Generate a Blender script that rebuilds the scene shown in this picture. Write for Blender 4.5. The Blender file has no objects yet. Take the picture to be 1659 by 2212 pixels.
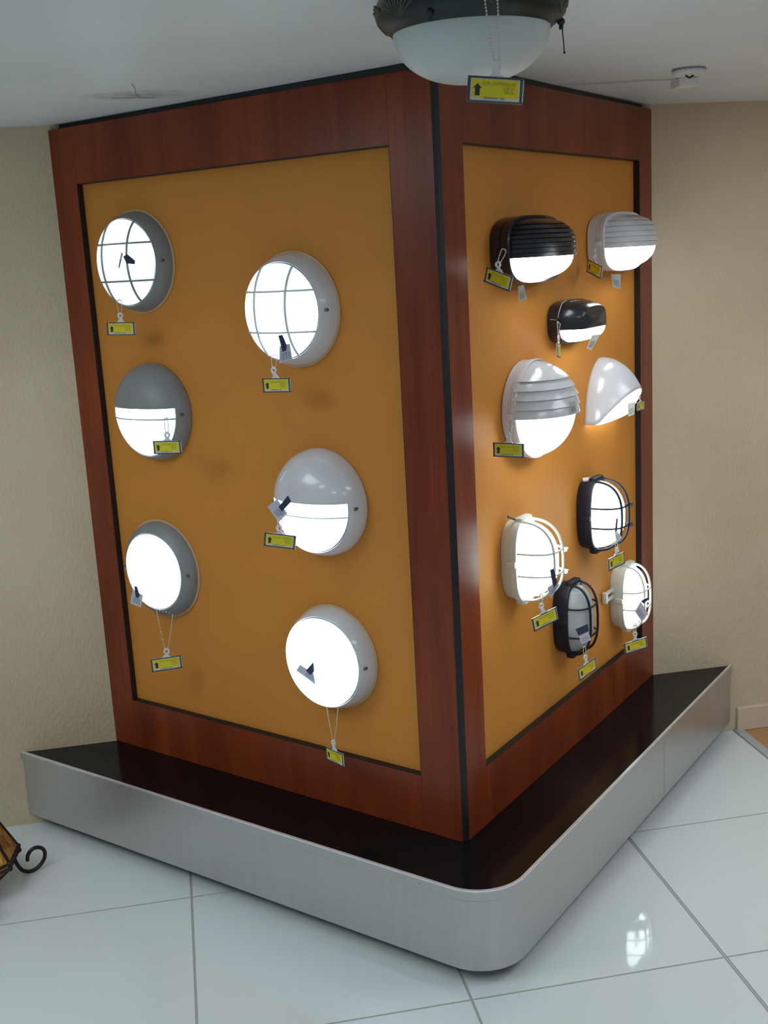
import bpy, bmesh, math, random
from mathutils import Vector, Matrix
random.seed(4)
C = bpy.context.scene.collection
PI = math.pi

# ------------------------------------------------------------------ materials
def new_mat(name):
    m = bpy.data.materials.new(name); m.use_nodes = True
    nt = m.node_tree; b = nt.nodes['Principled BSDF']
    return m, nt, b
def mat(name, col, rough=.5, metal=0, spec=.5, coat=0, bump=None, alpha=None):
    m, nt, b = new_mat(name)
    b.inputs['Base Color'].default_value = (*col, 1)
    b.inputs['Roughness'].default_value = rough
    b.inputs['Metallic'].default_value = metal
    b.inputs['Specular IOR Level'].default_value = spec
    b.inputs['Coat Weight'].default_value = coat
    b.inputs['Coat Roughness'].default_value = .06
    # faint procedural variation of tone
    tc = nt.nodes.new('ShaderNodeTexCoord'); n = nt.nodes.new('ShaderNodeTexNoise')
    n.inputs['Scale'].default_value = 9; n.inputs['Detail'].default_value = 4
    nt.links.new(tc.outputs['Object'], n.inputs['Vector'])
    mx = nt.nodes.new('ShaderNodeMix'); mx.data_type = 'RGBA'
    mx.inputs['A'].default_value = (*[c * .94 for c in col], 1); mx.inputs['B'].default_value = (*[min(1, c * 1.05) for c in col], 1)
    nt.links.new(n.outputs['Fac'], mx.inputs['Factor']); nt.links.new(mx.outputs['Result'], b.inputs['Base Color'])
    if bump:
        sc, st, dist = bump
        n2 = nt.nodes.new('ShaderNodeTexNoise'); n2.inputs['Scale'].default_value = sc; n2.inputs['Detail'].default_value = 3
        nt.links.new(tc.outputs['Object'], n2.inputs['Vector'])
        bp = nt.nodes.new('ShaderNodeBump'); bp.inputs['Strength'].default_value = st; bp.inputs['Distance'].default_value = dist
        nt.links.new(n2.outputs['Fac'], bp.inputs['Height']); nt.links.new(bp.outputs['Normal'], b.inputs['Normal'])
    return m

def wood_mat():
    m, nt, b = new_mat('cherry_laminate')
    tc = nt.nodes.new('ShaderNodeTexCoord'); mp = nt.nodes.new('ShaderNodeMapping')
    mp.inputs['Scale'].default_value = (9, 9, 1.2)
    nt.links.new(tc.outputs['Object'], mp.inputs['Vector'])
    n = nt.nodes.new('ShaderNodeTexNoise'); n.inputs['Scale'].default_value = 1.0; n.inputs['Detail'].default_value = 6; n.inputs['Distortion'].default_value = .6
    nt.links.new(mp.outputs['Vector'], n.inputs['Vector'])
    mp2 = nt.nodes.new('ShaderNodeMapping'); mp2.inputs['Scale'].default_value = (120, 120, 5)
    nt.links.new(tc.outputs['Object'], mp2.inputs['Vector'])
    n2 = nt.nodes.new('ShaderNodeTexNoise'); n2.inputs['Scale'].default_value = 1.0; n2.inputs['Detail'].default_value = 3
    nt.links.new(mp2.outputs['Vector'], n2.inputs['Vector'])
    r = nt.nodes.new('ShaderNodeValToRGB'); e = r.color_ramp.elements
    e[0].position = .28; e[0].color = (.14, .022, .006, 1); e[1].position = .72; e[1].color = (.29, .054, .011, 1)
    x = e.new(.52); x.color = (.205, .035, .008, 1)
    mix = nt.nodes.new('ShaderNodeMath'); mix.operation = 'MULTIPLY_ADD'; mix.inputs[1].default_value = .28
    sub = nt.nodes.new('ShaderNodeMath'); sub.operation = 'SUBTRACT'; sub.inputs[1].default_value = .14
    nt.links.new(n2.outputs['Fac'], mix.inputs[0]); nt.links.new(n.outputs['Fac'], sub.inputs[0]); nt.links.new(sub.outputs[0], mix.inputs[2])
    nt.links.new(mix.outputs[0], r.inputs['Fac']); nt.links.new(r.outputs['Color'], b.inputs['Base Color'])
    b.inputs['Roughness'].default_value = .30; b.inputs['Specular IOR Level'].default_value = .35
    return m

def wall_mat():
    m, nt, b = new_mat('rough_beige_plaster')
    tc = nt.nodes.new('ShaderNodeTexCoord')
    n = nt.nodes.new('ShaderNodeTexNoise'); n.inputs['Scale'].default_value = 1.6; n.inputs['Detail'].default_value = 5
    nt.links.new(tc.outputs['Object'], n.inputs['Vector'])
    r = nt.nodes.new('ShaderNodeValToRGB'); e = r.color_ramp.elements
    e[0].position = .3; e[0].color = WALL0; e[1].position = .7; e[1].color = WALL1
    nt.links.new(n.outputs['Fac'], r.inputs['Fac']); nt.links.new(r.outputs['Color'], b.inputs['Base Color'])
    mp = nt.nodes.new('ShaderNodeMapping'); mp.inputs['Scale'].default_value = (1.5, 1, .75)
    nt.links.new(tc.outputs['Object'], mp.inputs['Vector'])
    n2 = nt.nodes.new('ShaderNodeTexNoise'); n2.inputs['Scale'].default_value = 95; n2.inputs['Detail'].default_value = 4; n2.inputs['Roughness'].default_value = .6
    nt.links.new(mp.outputs['Vector'], n2.inputs['Vector'])
    bp = nt.nodes.new('ShaderNodeBump'); bp.inputs['Strength'].default_value = .75; bp.inputs['Distance'].default_value = .006
    nt.links.new(n2.outputs['Fac'], bp.inputs['Height']); nt.links.new(bp.outputs['Normal'], b.inputs['Normal'])
    b.inputs['Roughness'].default_value = .7; b.inputs['Specular IOR Level'].default_value = .3
    return m

def tile_mat():
    m, nt, b = new_mat('glossy_white_tile')
    tc = nt.nodes.new('ShaderNodeTexCoord')
    v = nt.nodes.new('ShaderNodeTexVoronoi'); v.inputs['Scale'].default_value = 6
    nt.links.new(tc.outputs['Object'], v.inputs['Vector'])
    n = nt.nodes.new('ShaderNodeTexNoise'); n.inputs['Scale'].default_value = 70; n.inputs['Detail'].default_value = 3
    nt.links.new(tc.outputs['Object'], n.inputs['Vector'])
    a = nt.nodes.new('ShaderNodeMath'); a.operation = 'MULTIPLY_ADD'; a.inputs[1].default_value = .06
    nt.links.new(n.outputs['Fac'], a.inputs[0]); nt.links.new(v.outputs['Distance'], a.inputs[2])
    r = nt.nodes.new('ShaderNodeValToRGB'); e = r.color_ramp.elements     # small grey specks of dirt
    e[0].position = .034; e[0].color = (.40, .41, .40, 1); e[1].position = .050; e[1].color = (.66, .71, .72, 1)
    nt.links.new(a.outputs[0], r.inputs['Fac']); nt.links.new(r.outputs['Color'], b.inputs['Base Color'])
    b.inputs['Roughness'].default_value = .045; b.inputs['Specular IOR Level'].default_value = .55
    return m

def alu_mat():
    m, nt, b = new_mat('brushed_aluminium')
    tc = nt.nodes.new('ShaderNodeTexCoord'); mp = nt.nodes.new('ShaderNodeMapping'); mp.inputs['Scale'].default_value = (30, 30, 1.2)
    nt.links.new(tc.outputs['Object'], mp.inputs['Vector'])
    n = nt.nodes.new('ShaderNodeTexNoise'); n.inputs['Scale'].default_value = 3; n.inputs['Detail'].default_value = 4
    nt.links.new(mp.outputs['Vector'], n.inputs['Vector'])
    r = nt.nodes.new('ShaderNodeValToRGB'); e = r.color_ramp.elements
    e[0].color = (.50, .485, .475, 1); e[1].color = (.57, .555, .54, 1)
    nt.links.new(n.outputs['Fac'], r.inputs['Fac']); nt.links.new(r.outputs['Color'], b.inputs['Base Color'])
    b.inputs['Metallic'].default_value = .75; b.inputs['Roughness'].default_value = .34
    return m

def lens_mat(name, glow, glow_col=(.74, .96, 1.0), ribs=0):
    m, nt, b = new_mat(name)
    nt.nodes.remove(b); out = nt.nodes['Material Output']
    t = nt.nodes.new('ShaderNodeBsdfTranslucent'); t.inputs['Color'].default_value = (.86, .95, .96, 1)
    d = nt.nodes.new('ShaderNodeBsdfDiffuse'); d.inputs['Color'].default_value = (.72, .77, .78, 1)
    g = nt.nodes.new('ShaderNodeBsdfGlossy'); g.inputs['Roughness'].default_value = .12
    mx = nt.nodes.new('ShaderNodeMixShader'); mx.inputs[0].default_value = .4 if glow else .62
    nt.links.new(t.outputs[0], mx.inputs[1]); nt.links.new(d.outputs[0], mx.inputs[2])
    mg = nt.nodes.new('ShaderNodeMixShader'); mg.inputs[0].default_value = .05
    nt.links.new(mx.outputs[0], mg.inputs[1]); nt.links.new(g.outputs[0], mg.inputs[2])
    if ribs:
        tc = nt.nodes.new('ShaderNodeTexCoord'); w = nt.nodes.new('ShaderNodeTexWave'); w.wave_type = 'BANDS'; w.bands_direction = 'Z'
        w.inputs['Scale'].default_value = ribs
        nt.links.new(tc.outputs['Object'], w.inputs['Vector'])
        bp = nt.nodes.new('ShaderNodeBump'); bp.inputs['Strength'].default_value = .5; bp.inputs['Distance'].default_value = .002
        nt.links.new(w.outputs['Fac'], bp.inputs['Height'])
        for s in (d, g): nt.links.new(bp.outputs['Normal'], s.inputs['Normal'])
    if glow:
        e = nt.nodes.new('ShaderNodeEmission'); e.inputs['Color'].default_value = (*glow_col, 1); e.inputs['Strength'].default_value = glow
        ad = nt.nodes.new('ShaderNodeAddShader'); nt.links.new(mg.outputs[0], ad.inputs[0]); nt.links.new(e.outputs[0], ad.inputs[1])
        nt.links.new(ad.outputs[0], out.inputs['Surface'])
    else: nt.links.new(mg.outputs[0], out.inputs['Surface'])
    return m
def emit_mat(name, col, s):
    m, nt, b = new_mat(name); b.inputs['Base Color'].default_value = (.8, .8, .8, 1)
    b.inputs['Emission Color'].default_value = (*col, 1); b.inputs['Emission Strength'].default_value = s
    return m
def amber_mat():
    m, nt, b = new_mat('amber_stained_glass')
    tc = nt.nodes.new('ShaderNodeTexCoord'); mp = nt.nodes.new('ShaderNodeMapping'); mp.inputs['Scale'].default_value = (60, 60, 9)
    nt.links.new(tc.outputs['Object'], mp.inputs['Vector'])
    n = nt.nodes.new('ShaderNodeTexNoise'); n.inputs['Scale'].default_value = 1; n.inputs['Detail'].default_value = 4; n.inputs['Distortion'].default_value = 1.5
    nt.links.new(mp.outputs['Vector'], n.inputs['Vector'])
    r = nt.nodes.new('ShaderNodeValToRGB'); e = r.color_ramp.elements
    e[0].position = .3; e[0].color = (.16, .035, .005, 1); e[1].position = .75; e[1].color = (.62, .36, .07, 1)
    x = e.new(.5); x.color = (.36, .14, .012, 1)
    nt.links.new(n.outputs['Fac'], r.inputs['Fac']); nt.links.new(r.outputs['Color'], b.inputs['Base Color'])
    b.inputs['Roughness'].default_value = .15
    return m
def ceiling_mat():
    m, nt, b = new_mat('white_ceiling_paint')
    tc = nt.nodes.new('ShaderNodeTexCoord'); n = nt.nodes.new('ShaderNodeTexNoise'); n.inputs['Scale'].default_value = 3; n.inputs['Detail'].default_value = 6
    nt.links.new(tc.outputs['Object'], n.inputs['Vector'])
    r = nt.nodes.new('ShaderNodeValToRGB'); e = r.color_ramp.elements
    e[0].position = .25; e[0].color = (.74, .80, .83, 1); e[1].position = .6; e[1].color = (.80, .87, .90, 1)
    nt.links.new(n.outputs['Fac'], r.inputs['Fac'])
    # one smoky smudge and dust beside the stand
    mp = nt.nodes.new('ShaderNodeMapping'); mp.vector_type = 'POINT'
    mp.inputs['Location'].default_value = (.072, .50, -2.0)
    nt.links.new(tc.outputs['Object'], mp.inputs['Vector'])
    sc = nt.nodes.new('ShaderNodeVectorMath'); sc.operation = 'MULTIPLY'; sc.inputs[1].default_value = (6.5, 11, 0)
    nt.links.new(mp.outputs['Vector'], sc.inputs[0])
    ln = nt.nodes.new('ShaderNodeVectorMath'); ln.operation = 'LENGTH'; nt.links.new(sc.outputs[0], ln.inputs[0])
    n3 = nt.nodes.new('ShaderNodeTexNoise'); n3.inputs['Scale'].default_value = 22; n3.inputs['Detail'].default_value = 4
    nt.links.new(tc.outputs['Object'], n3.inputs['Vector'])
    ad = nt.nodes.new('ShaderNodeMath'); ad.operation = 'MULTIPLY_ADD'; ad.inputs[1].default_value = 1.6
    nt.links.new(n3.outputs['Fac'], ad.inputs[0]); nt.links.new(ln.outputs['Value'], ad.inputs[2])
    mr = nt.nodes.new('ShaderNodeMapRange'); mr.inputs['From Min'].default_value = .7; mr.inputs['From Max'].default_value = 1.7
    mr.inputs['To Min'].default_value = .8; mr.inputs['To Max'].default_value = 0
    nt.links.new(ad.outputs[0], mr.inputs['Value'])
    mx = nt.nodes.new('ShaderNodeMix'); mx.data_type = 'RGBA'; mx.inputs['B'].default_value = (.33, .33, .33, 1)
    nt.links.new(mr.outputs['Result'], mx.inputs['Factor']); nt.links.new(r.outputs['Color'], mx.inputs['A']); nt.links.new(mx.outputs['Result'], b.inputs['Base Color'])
    b.inputs['Roughness'].default_value = .45
    return m

WALL0 = (.58, .465, .315, 1); WALL1 = (.68, .56, .40, 1)
M = dict(
    wood=wood_mat(), wall=wall_mat(), tile=tile_mat(), alu=alu_mat(), ceil=ceiling_mat(), amber=amber_mat(),
    orange=mat('orange_laminate', (.64, .25, .040), .58, spec=.3),
    black=mat('black_laminate', (.004, .004, .005), .14, spec=.28),
    blackm=mat('black_recess', (.008, .008, .011), .5),
    kick=mat('dark_kick_board', (.05, .05, .05), .6),
    grout=mat('grey_grout', (.36, .37, .36), .8),
    thresh=mat('grey_marble_threshold', (.42, .43, .43), .3),
    floorwood=mat('honey_wood_floor', (.42, .22, .08), .35),
    base=mat('cream_skirting_tile', (.66, .52, .42), .3),
    greyp=mat('grey_enamel', (.255, .27, .275), .42),
    whitep=mat('white_enamel', (.70, .71, .75), .22, coat=.4),
    blackp=mat('black_plastic', (.012, .014, .022), .28, coat=.2),
    creamp=mat('white_plastic', (.72, .74, .66), .35),
    screw=mat('steel_screw', (.18, .17, .16), .35, metal=.6),
    gasket=mat('dark_gap', (.02, .03, .035), .6),
    lit=lens_mat('lit_opal_lens', .44, (.66, .94, 1.0)), litb=lens_mat('bright_opal_lens', 5.2, (.95, .99, 1.0)), litc=lens_mat('frosted_lit_glass', 2.0, (.93, .99, .98)), off=lens_mat('unlit_ribbed_glass', 0, ribs=90),
    bulb=emit_mat('glowing_bulb', (.86, .95, 1.0), 42),
    bronze=mat('dark_green_bronze', (.022, .034, .034), .38, metal=.35),
    gold=mat('antique_gold_leaf', (.16, .12, .05), .4, metal=.5),
    opal=mat('unlit_opal_glass', (.60, .66, .66), .4),
    iron=mat('dark_iron', (.018, .013, .012), .42, metal=.4),
    ball=mat('pale_bead_metal', (.62, .62, .58), .3, metal=.4),
    clip=mat('frosted_plastic_clip', (.72, .72, .76), .35),
    hold=mat('clear_plastic_holder', (.52, .53, .55), .2),
    holdd=mat('holder_dark_edge', (.07, .07, .09), .3),
    yellow=mat('yellow_price_label', (.74, .62, .016), .4),
    ringtan=mat('tan_mounting_ring', (.62, .42, .22), .5),
    paper=mat('white_label_paper', (.66, .67, .60), .6),
    ink=mat('black_ink', (.03, .03, .03), .6),
    inkb=mat('faded_print', (.24, .20, .02), .6),
    strap=mat('navy_strap', (.03, .035, .09), .4),
    sticker=mat('pale_barcode_paper', (.60, .60, .70), .5),
    bars=mat('grey_blue_print', (.22, .25, .36), .6),
    crack=mat('dark_cobweb', (.30, .30, .30), .8),
    cordm=mat('grey_white_cord', (.55, .55, .55), .5),
    bright=mat('aluminium_lip_highlight', (.86, .87, .92), .22, metal=.6),  # paler than the side sheet: highlight put into the colour
    bronzeo=mat('worn_bronze_relief', (.075, .085, .07), .32, metal=.4),
    blackc=mat('matt_black_plastic', (.012, .015, .028), .42, spec=.35),
    fixture=mat('white_fixture', (.8, .8, .8), .4),
    panelglow=emit_mat('added_panel_glow', (.86, .96, 1.0), 1.6),  # glow of the added, unseen ceiling panels
    tube=emit_mat('fluorescent_tube', (.86, .96, 1.0), 9),
)

# ------------------------------------------------------------------ object helpers
def setp(o, label=None, cat=None, group=None, kind=None):
    if label: o['label'] = label
    if cat: o['category'] = cat
    if group: o['group'] = group
    if kind: o['kind'] = kind
    return o
def empty(name, loc, rz=0, label=None, cat=None, group=None, tilt=0, scale=1):
    o = bpy.data.objects.new(name, None); C.objects.link(o); o.empty_display_size = .05
    m = Matrix.Translation(loc) @ Matrix.Rotation(rz, 4, 'Z') @ Matrix.Rotation(-tilt, 4, 'Y') @ Matrix.Scale(scale, 4)
    o.matrix_world = m; o['_m'] = 0; del o['_m']
    MW[o.name] = m
    return setp(o, label, cat, group)
MW = {}
def obj(name, bm, material, parent=None, smooth=True, world=False, label=None, angle=35):
    """link bm as one mesh; with world=True its vertices are world coordinates of the top-level parent"""
    root = parent
    while root is not None and root.parent is not None: root = root.parent
    if world and root is not None: bm.transform(MW[root.name].inverted())
    bmesh.ops.recalc_face_normals(bm, faces=bm.faces)
    me = bpy.data.meshes.new(name); bm.to_mesh(me); bm.free()
    mats = material if isinstance(material, (list, tuple)) else [material]
    for k in mats: me.materials.append(M[k])
    if smooth:
        me.polygons.foreach_set('use_smooth', [True] * len(me.polygons))
        me.set_sharp_from_angle(angle=math.radians(angle))
    o = bpy.data.objects.new(name, me); C.objects.link(o)
    if parent is not None: o.parent = parent
    if label: o['label'] = label
    return o
def B(): return bmesh.new()
def box(bm, x0, x1, y0, y1, z0, z1, bev=0, mi=0):
    vs = [bm.verts.new((x, y, z)) for x in (x0, x1) for y in (y0, y1) for z in (z0, z1)]
    fs = [bm.faces.new([vs[i] for i in f]) for f in ((0, 1, 3, 2), (4, 6, 7, 5), (0, 4, 5, 1), (2, 3, 7, 6), (0, 2, 6, 4), (1, 5, 7, 3))]
    for f in fs: f.material_index = mi
    if bev:
        es = list({e for f in fs for e in f.edges})
        bmesh.ops.bevel(bm, geom=es, offset=bev, segments=2, affect='EDGES', profile=.5)
    return fs
def prism(bm, poly, z0, z1, mi=0):
    a = [bm.verts.new((p[0], p[1], z0)) for p in poly]; b = [bm.verts.new((p[0], p[1], z1)) for p in poly]
    n = len(poly)
    fs = [bm.faces.new(a[::-1]), bm.faces.new(b)] + [bm.faces.new((a[i], a[(i + 1) % n], b[(i + 1) % n], b[i])) for i in range(n)]
    for f in fs: f.material_index = mi
    return fs
def tube(bm, pts, r, seg=8, mi=0, flat=None, closed=False):
    pts = [Vector(p) for p in pts]; n = len(pts); rings = []
    up = None
    for i, p in enumerate(pts):
        a = pts[(i - 1) % n] if (closed or i > 0) else p; b = pts[(i + 1) % n] if (closed or i < n - 1) else p
        t = (b - a).normalized()
        if up is None:
            up = Vector((0, 0, 1)) if abs(t.z) < .9 else Vector((1, 0, 0))
        s = t.cross(up).normalized(); up = s.cross(t).normalized()
        rr = r[i] if isinstance(r, list) else r
        k = flat or 1
        rings.append([bm.verts.new(p + s * rr * math.cos(q * 2 * PI / seg) + up * rr * k * math.sin(q * 2 * PI / seg)) for q in range(seg)])
    m = n if closed else n - 1
    for i in range(m):
        A, Bq = rings[i], rings[(i + 1) % n]
        for q in range(seg):
            f = bm.faces.new((A[q], A[(q + 1) % seg], Bq[(q + 1) % seg], Bq[q])); f.material_index = mi
    if not closed:
        bm.faces.new(rings[0][::-1]).material_index = mi; bm.faces.new(rings[-1]).material_index = mi
def ball(bm, c, r, u=10, v=7):
    bmesh.ops.create_uvsphere(bm, u_segments=u, v_segments=v, radius=r, matrix=Matrix.Translation(c))
def shape(a, h, n):
    def f(t, s):
        c, q = math.cos(t), math.sin(t)
        return (s * a * math.copysign(abs(c) ** (2 / n), c), s * h * math.copysign(abs(q) ** (2 / n), q))
    return f
def shell(bm, prof, a, h=None, n=2, seg=72, cap=True, mi=0):
    """rings (scale, depth) swept outwards from the panel (local -Y)"""
    f = shape(a, h or a, n); rings = []
    for s, d in prof:
        if s < 1e-6: rings.append([bm.verts.new((0, -d, 0))])
        else: rings.append([bm.verts.new((x, -d, z)) for x, z in (f(2 * PI * i / seg, s) for i in range(seg))])
    for A, Bq in zip(rings, rings[1:]):
        for i in range(seg):
            j = (i + 1) % seg
            if len(Bq) == 1: fa = bm.faces.new((A[i], A[j], Bq[0]))
            elif len(A) == 1: fa = bm.faces.new((A[0], Bq[j], Bq[i]))
            else: fa = bm.faces.new((A[i], A[j], Bq[j], Bq[i]))
            fa.material_index = mi
    return rings
def dome(r0, d0, e, k=14, s_end=0):
    """profile of an elliptic dome of rise e starting at ring scale r0, depth d0"""
    return [(r0 * math.cos(PI / 2 * i / k) if i < k else 0, d0 + e * math.sin(PI / 2 * i / k)) for i in range(k + 1)]
def cut(bm, co, no, keep_above=True):
    bmesh.ops.bisect_plane(bm, geom=bm.verts[:] + bm.edges[:] + bm.faces[:], plane_co=co, plane_no=no, clear_inner=keep_above, clear_outer=not keep_above)
def thicken(o, t, off=-1):
    md = o.modifiers.new('thickness', 'SOLIDIFY'); md.thickness = t; md.offset = off
    return o

# ------------------------------------------------------------------ the stand's two faces
A = Vector((.5362, -.8947, 0)); L = Vector((-.3192, 0, 0)); R = Vector((1.3987, 0, 0))
XL = (A - L).normalized(); NL = Vector((XL.y, -XL.x, 0)); XR = (R - A).normalized(); NR = Vector((XR.y, -XR.x, 0))
YAWL = math.atan2(XL.y, XL.x); YAWR = math.atan2(XR.y, XR.x)
def face_pt(side, u, z, d=0):
    O, X, N = (L, XL, NL) if side == 'L' else (A, XR, NR)
    return O + X * u + N * d + Vector((0, 0, z))
ZP, ZB, ZT, H = .2323, .0351, 1.990, 2.0035
WL, WR = 1.2378, 1.2428
REC = .018

# ------------------------------------------------------------------ room
def structure(name, bm, m, **k):
    o = obj(name, bm, m, smooth=False, **k); o['kind'] = 'structure'; return o
b = B(); box(b, -4.5, 5, 0, .12, -.05, 2.9); structure('wall_back', b, 'wall')
b = B(); box(b, -4.5, 5, -2.35, 0, H, H + .12); structure('ceiling', b, 'ceil')
# tiled floor: grout bed and 60 cm tiles
b = B(); box(b, -4.5, 1.683, -7.5, 0, -.05, -.0012, mi=0)
xs = [-.1275 + .6 * i for i in range(-8, 3)] + [1.0765, 1.681]; ys = [.0, -.5535, -1.153] + [-1.153 - .6 * i for i in range(1, 12)]
for x0, x1 in zip(xs, xs[1:]):
    for y1, y0 in zip(ys, ys[1:]):
        g = .0022; gy = .0017; box(b, x0 + g, x1 - g, y0 + gy, y1 - (gy if y1 else 0), -.02, 0, bev=.0009, mi=1)
structure('floor', b, ['grout', 'tile'])
b = B(); box(b, 1.683, 1.7145, -7.5, -.001, -.05, .003, bev=.0015); structure('trim_1', b, 'thresh')
b = B(); box(b, 1.7145, 5, -7.5, 0, -.05, 0)
structure('floor_wood', b, 'floorwood')
b = B(); box(b, 1.692, 5, -.012, .001, 0, .082, bev=.003); structure('baseboard_right', b, 'base')
# shop ceiling beyond the low one, with its fluorescent fittings
b = B(); box(b, -4.5, 5, -7.6, -2.35, 2.9, 3.0); structure('ceiling_high', b, 'ceil')
b = B(); box(b, -4.5, 5, -2.40, -2.35, H, 2.9); structure('trim_2', b, 'ceil')

# ------------------------------------------------------------------ display tower
T = empty('display_stand', (A.x, A.y, ZP), 0, 'tall V-shaped cherry wood display stand with orange panels standing against the beige wall', 'display stand')
Z = Vector((0, 0, 1))
def slab(bm, side, u0, u1, z0, z1, d0, d1):
    c = [face_pt(side, u, z, d) for d in (d0, d1) for (u, z) in ((u0, z0), (u1, z0), (u1, z1), (u0, z1))]
    v = [bm.verts.new(p) for p in c]
    for f in ((0, 1, 2, 3), (4, 7, 6, 5), (0, 4, 5, 1), (1, 5, 6, 2), (2, 6, 7, 3), (3, 7, 4, 0)): bm.faces.new([v[i] for i in f])
OPEN = {'L': (.0922, 1.117, .379, 1.845), 'R': (.1105, 1.147, .384, 1.844)}
ENDS = {'L': (.0, 1.2285), 'R': (.0175, WR)}
for s in 'LR':
    o0, o1, z0, z1 = OPEN[s]; e0, e1 = ENDS[s]; g = .0006
    b = B(); slab(b, s, e0, o0, ZP + .001, ZT, -REC, 0); obj('stile', b, 'wood', T, smooth=False, world=True)
    b = B(); slab(b, s, o1, e1, ZP + .001, ZT, -REC, 0); obj('stile', b, 'wood', T, smooth=False, world=True)
    b = B(); slab(b, s, o0 + g, o1 - g, z1, ZT, -REC, 0); obj('rail', b, 'wood', T, smooth=False, world=True)
    b = B(); slab(b, s, o0 + g, o1 - g, ZP + .001, z0, -REC, 0); obj('rail', b, 'wood', T, smooth=False, world=True)
    b = B(); slab(b, s, o0 - .04, o1 + .04, z0 - .04, z1 + .04, -REC - .012, -REC - .0005); obj('panel', b, 'orange', T, smooth=False, world=True, label='orange laminate panel')
    b = B()   # black edging of the recess
    t = .0022
    slab(b, s, o0 - .0003, o0 + t, z0, z1, -REC, -.0008); slab(b, s, o1 - t, o1 + .0003, z0, z1, -REC, -.0008)
    slab(b, s, o0, o1, z0 - .0003, z0 + t, -REC, -.0008); slab(b, s, o0, o1, z1 - t, z1 + .0003, -REC, -.0008)
    obj('recess_edging', b, 'blackm', T, smooth=False, world=True)
# black corner post and black cap between the stand and the ceiling
pl = face_pt('L', 1.2285, 0); pr = face_pt('R', .0175, 0); pli = face_pt('L', 1.2285, 0, -.03); pri = face_pt('R', .0175, 0, -.03)
inl = face_pt('L', 1.18, 0, -.03); inr = face_pt('R', .06, 0, -.03)
b = B(); tip = (pl + pr) / 2 + (A - (pl + pr) / 2) * .12
prism(b, [p[:2] for p in (inl, pli, pl, tip, pr, pri, inr)], ZP + .001, ZT); obj('corner_post', b, 'blackm', T, smooth=False, world=True)
b = B(); ins = .003
prism(b, [(L.x + .03, -.002), (A.x, A.y - .012), (R.x - .03, -.002)], ZT, H - .0004); obj('cap', b, 'blackm', T, smooth=False, world=True)
b = B(); prism(b, [(L.x + .06, -.002), (A.x, A.y + .07), (R.x - .06, -.002)], ZP + .001, ZT - .001); obj('carcass', b, 'blackm', T, smooth=False, world=True)

# ------------------------------------------------------------------ plinth
PLc, PRc, PA = Vector((-.596, -.002, 0)), Vector((1.669, -.002, 0)), Vector((.5379, -1.163, 0))
PB = empty('display_plinth', (.54, -.4, 0), 0, 'low triangular black-topped plinth edged in brushed aluminium below the display stand', 'plinth')
def rounded(off, r=.118, n=14):
    # outline from left wall corner round the nose to the right wall corner, moved inwards by off
    dl = (PA - PLc).normalized(); dr = (PRc - PA).normalized(); nl = Vector((-dl.y, dl.x, 0)); nr = Vector((-dr.y, dr.x, 0))
    l0 = PLc + nl * off; r0 = PRc + nr * off
    # intersections
    def inter(p, d, q, e):
        k = d.x * e.y - d.y * e.x; t = ((q - p).x * e.y - (q - p).y * e.x) / k; return p + d * t
    ap = inter(l0, dl, r0, dr); w = Vector((1, 0, 0)); q = Vector((0, -.002, 0))
    a0 = inter(l0, dl, q, w); a1 = inter(r0, dr, q, w)
    rr = r - off; tl = rr * 1.0; c = ap + nl * rr + dr * 0
    # centre of the fillet
    c = inter(ap + nl * rr, dl, ap + nr * rr, dr)
    s = c - nl * rr; e = c - nr * rr
    t0 = math.atan2((s - c).y, (s - c).x); t1 = math.atan2((e - c).y, (e - c).x)
    if t1 < t0: t1 += 2 * PI
    arc = [c + Vector((math.cos(t0 + (t1 - t0) * i / n), math.sin(t0 + (t1 - t0) * i / n), 0)) * rr for i in range(n + 1)]
    return [a0] + arc + [a1]
def band(bm, o_out, o_in, z0, z1):
    a, c = rounded(o_out), rounded(o_in); n = len(a)
    vs = [[bm.verts.new((p.x, p.y, z)) for p in q] for q in (a, c) for z in (z0, z1)]
    for i in range(n - 1):
        for f in ((vs[0][i], vs[0][i + 1], vs[1][i + 1], vs[1][i]), (vs[2][i], vs[3][i], vs[3][i + 1], vs[2][i + 1]), (vs[1][i], vs[1][i + 1], vs[3][i + 1], vs[3][i]), (vs[0][i], vs[2][i], vs[2][i + 1], vs[0][i + 1])): bm.faces.new(f)
    for i in (0, n - 1): bm.faces.new((vs[0][i], vs[1][i], vs[3][i], vs[2][i]))
b = B(); prism(b, [p[:2] for p in rounded(.003)], ZP - .03, ZP); obj('top', b, 'black', PB, smooth=False, world=True)
b = B(); band(b, 0, .0028, ZB, ZP + .0015); obj('side_sheet', b, 'alu', PB, world=True, label='brushed aluminium side')
b = B(); band(b, -.0028, .0005, ZP - .021, ZP + .003); obj('edge_strip', b, 'alu', PB, world=True)
b = B(); band(b, -.0034, .0030, ZP + .0005, ZP + .0042); obj('edge_lip', b, 'bright', PB, world=True, label='aluminium lip with its highlight in the colour')  # lip in paler metal, standing in for the highlight along the edge
b = B(); band(b, -.0008, .0005, ZP - .0232, ZP - .0208); obj('strip_groove', b, 'grout', PB, world=True)
b = B(); prism(b, [p[:2] for p in rounded(.006)], ZB, ZB + .012); obj('bottom_board', b, 'kick', PB, smooth=False, world=True)
b = B(); prism(b, [p[:2] for p in rounded(.20, .25)], 0, ZB); obj('kick_base', b, 'kick', PB, smooth=False, world=True)
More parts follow.
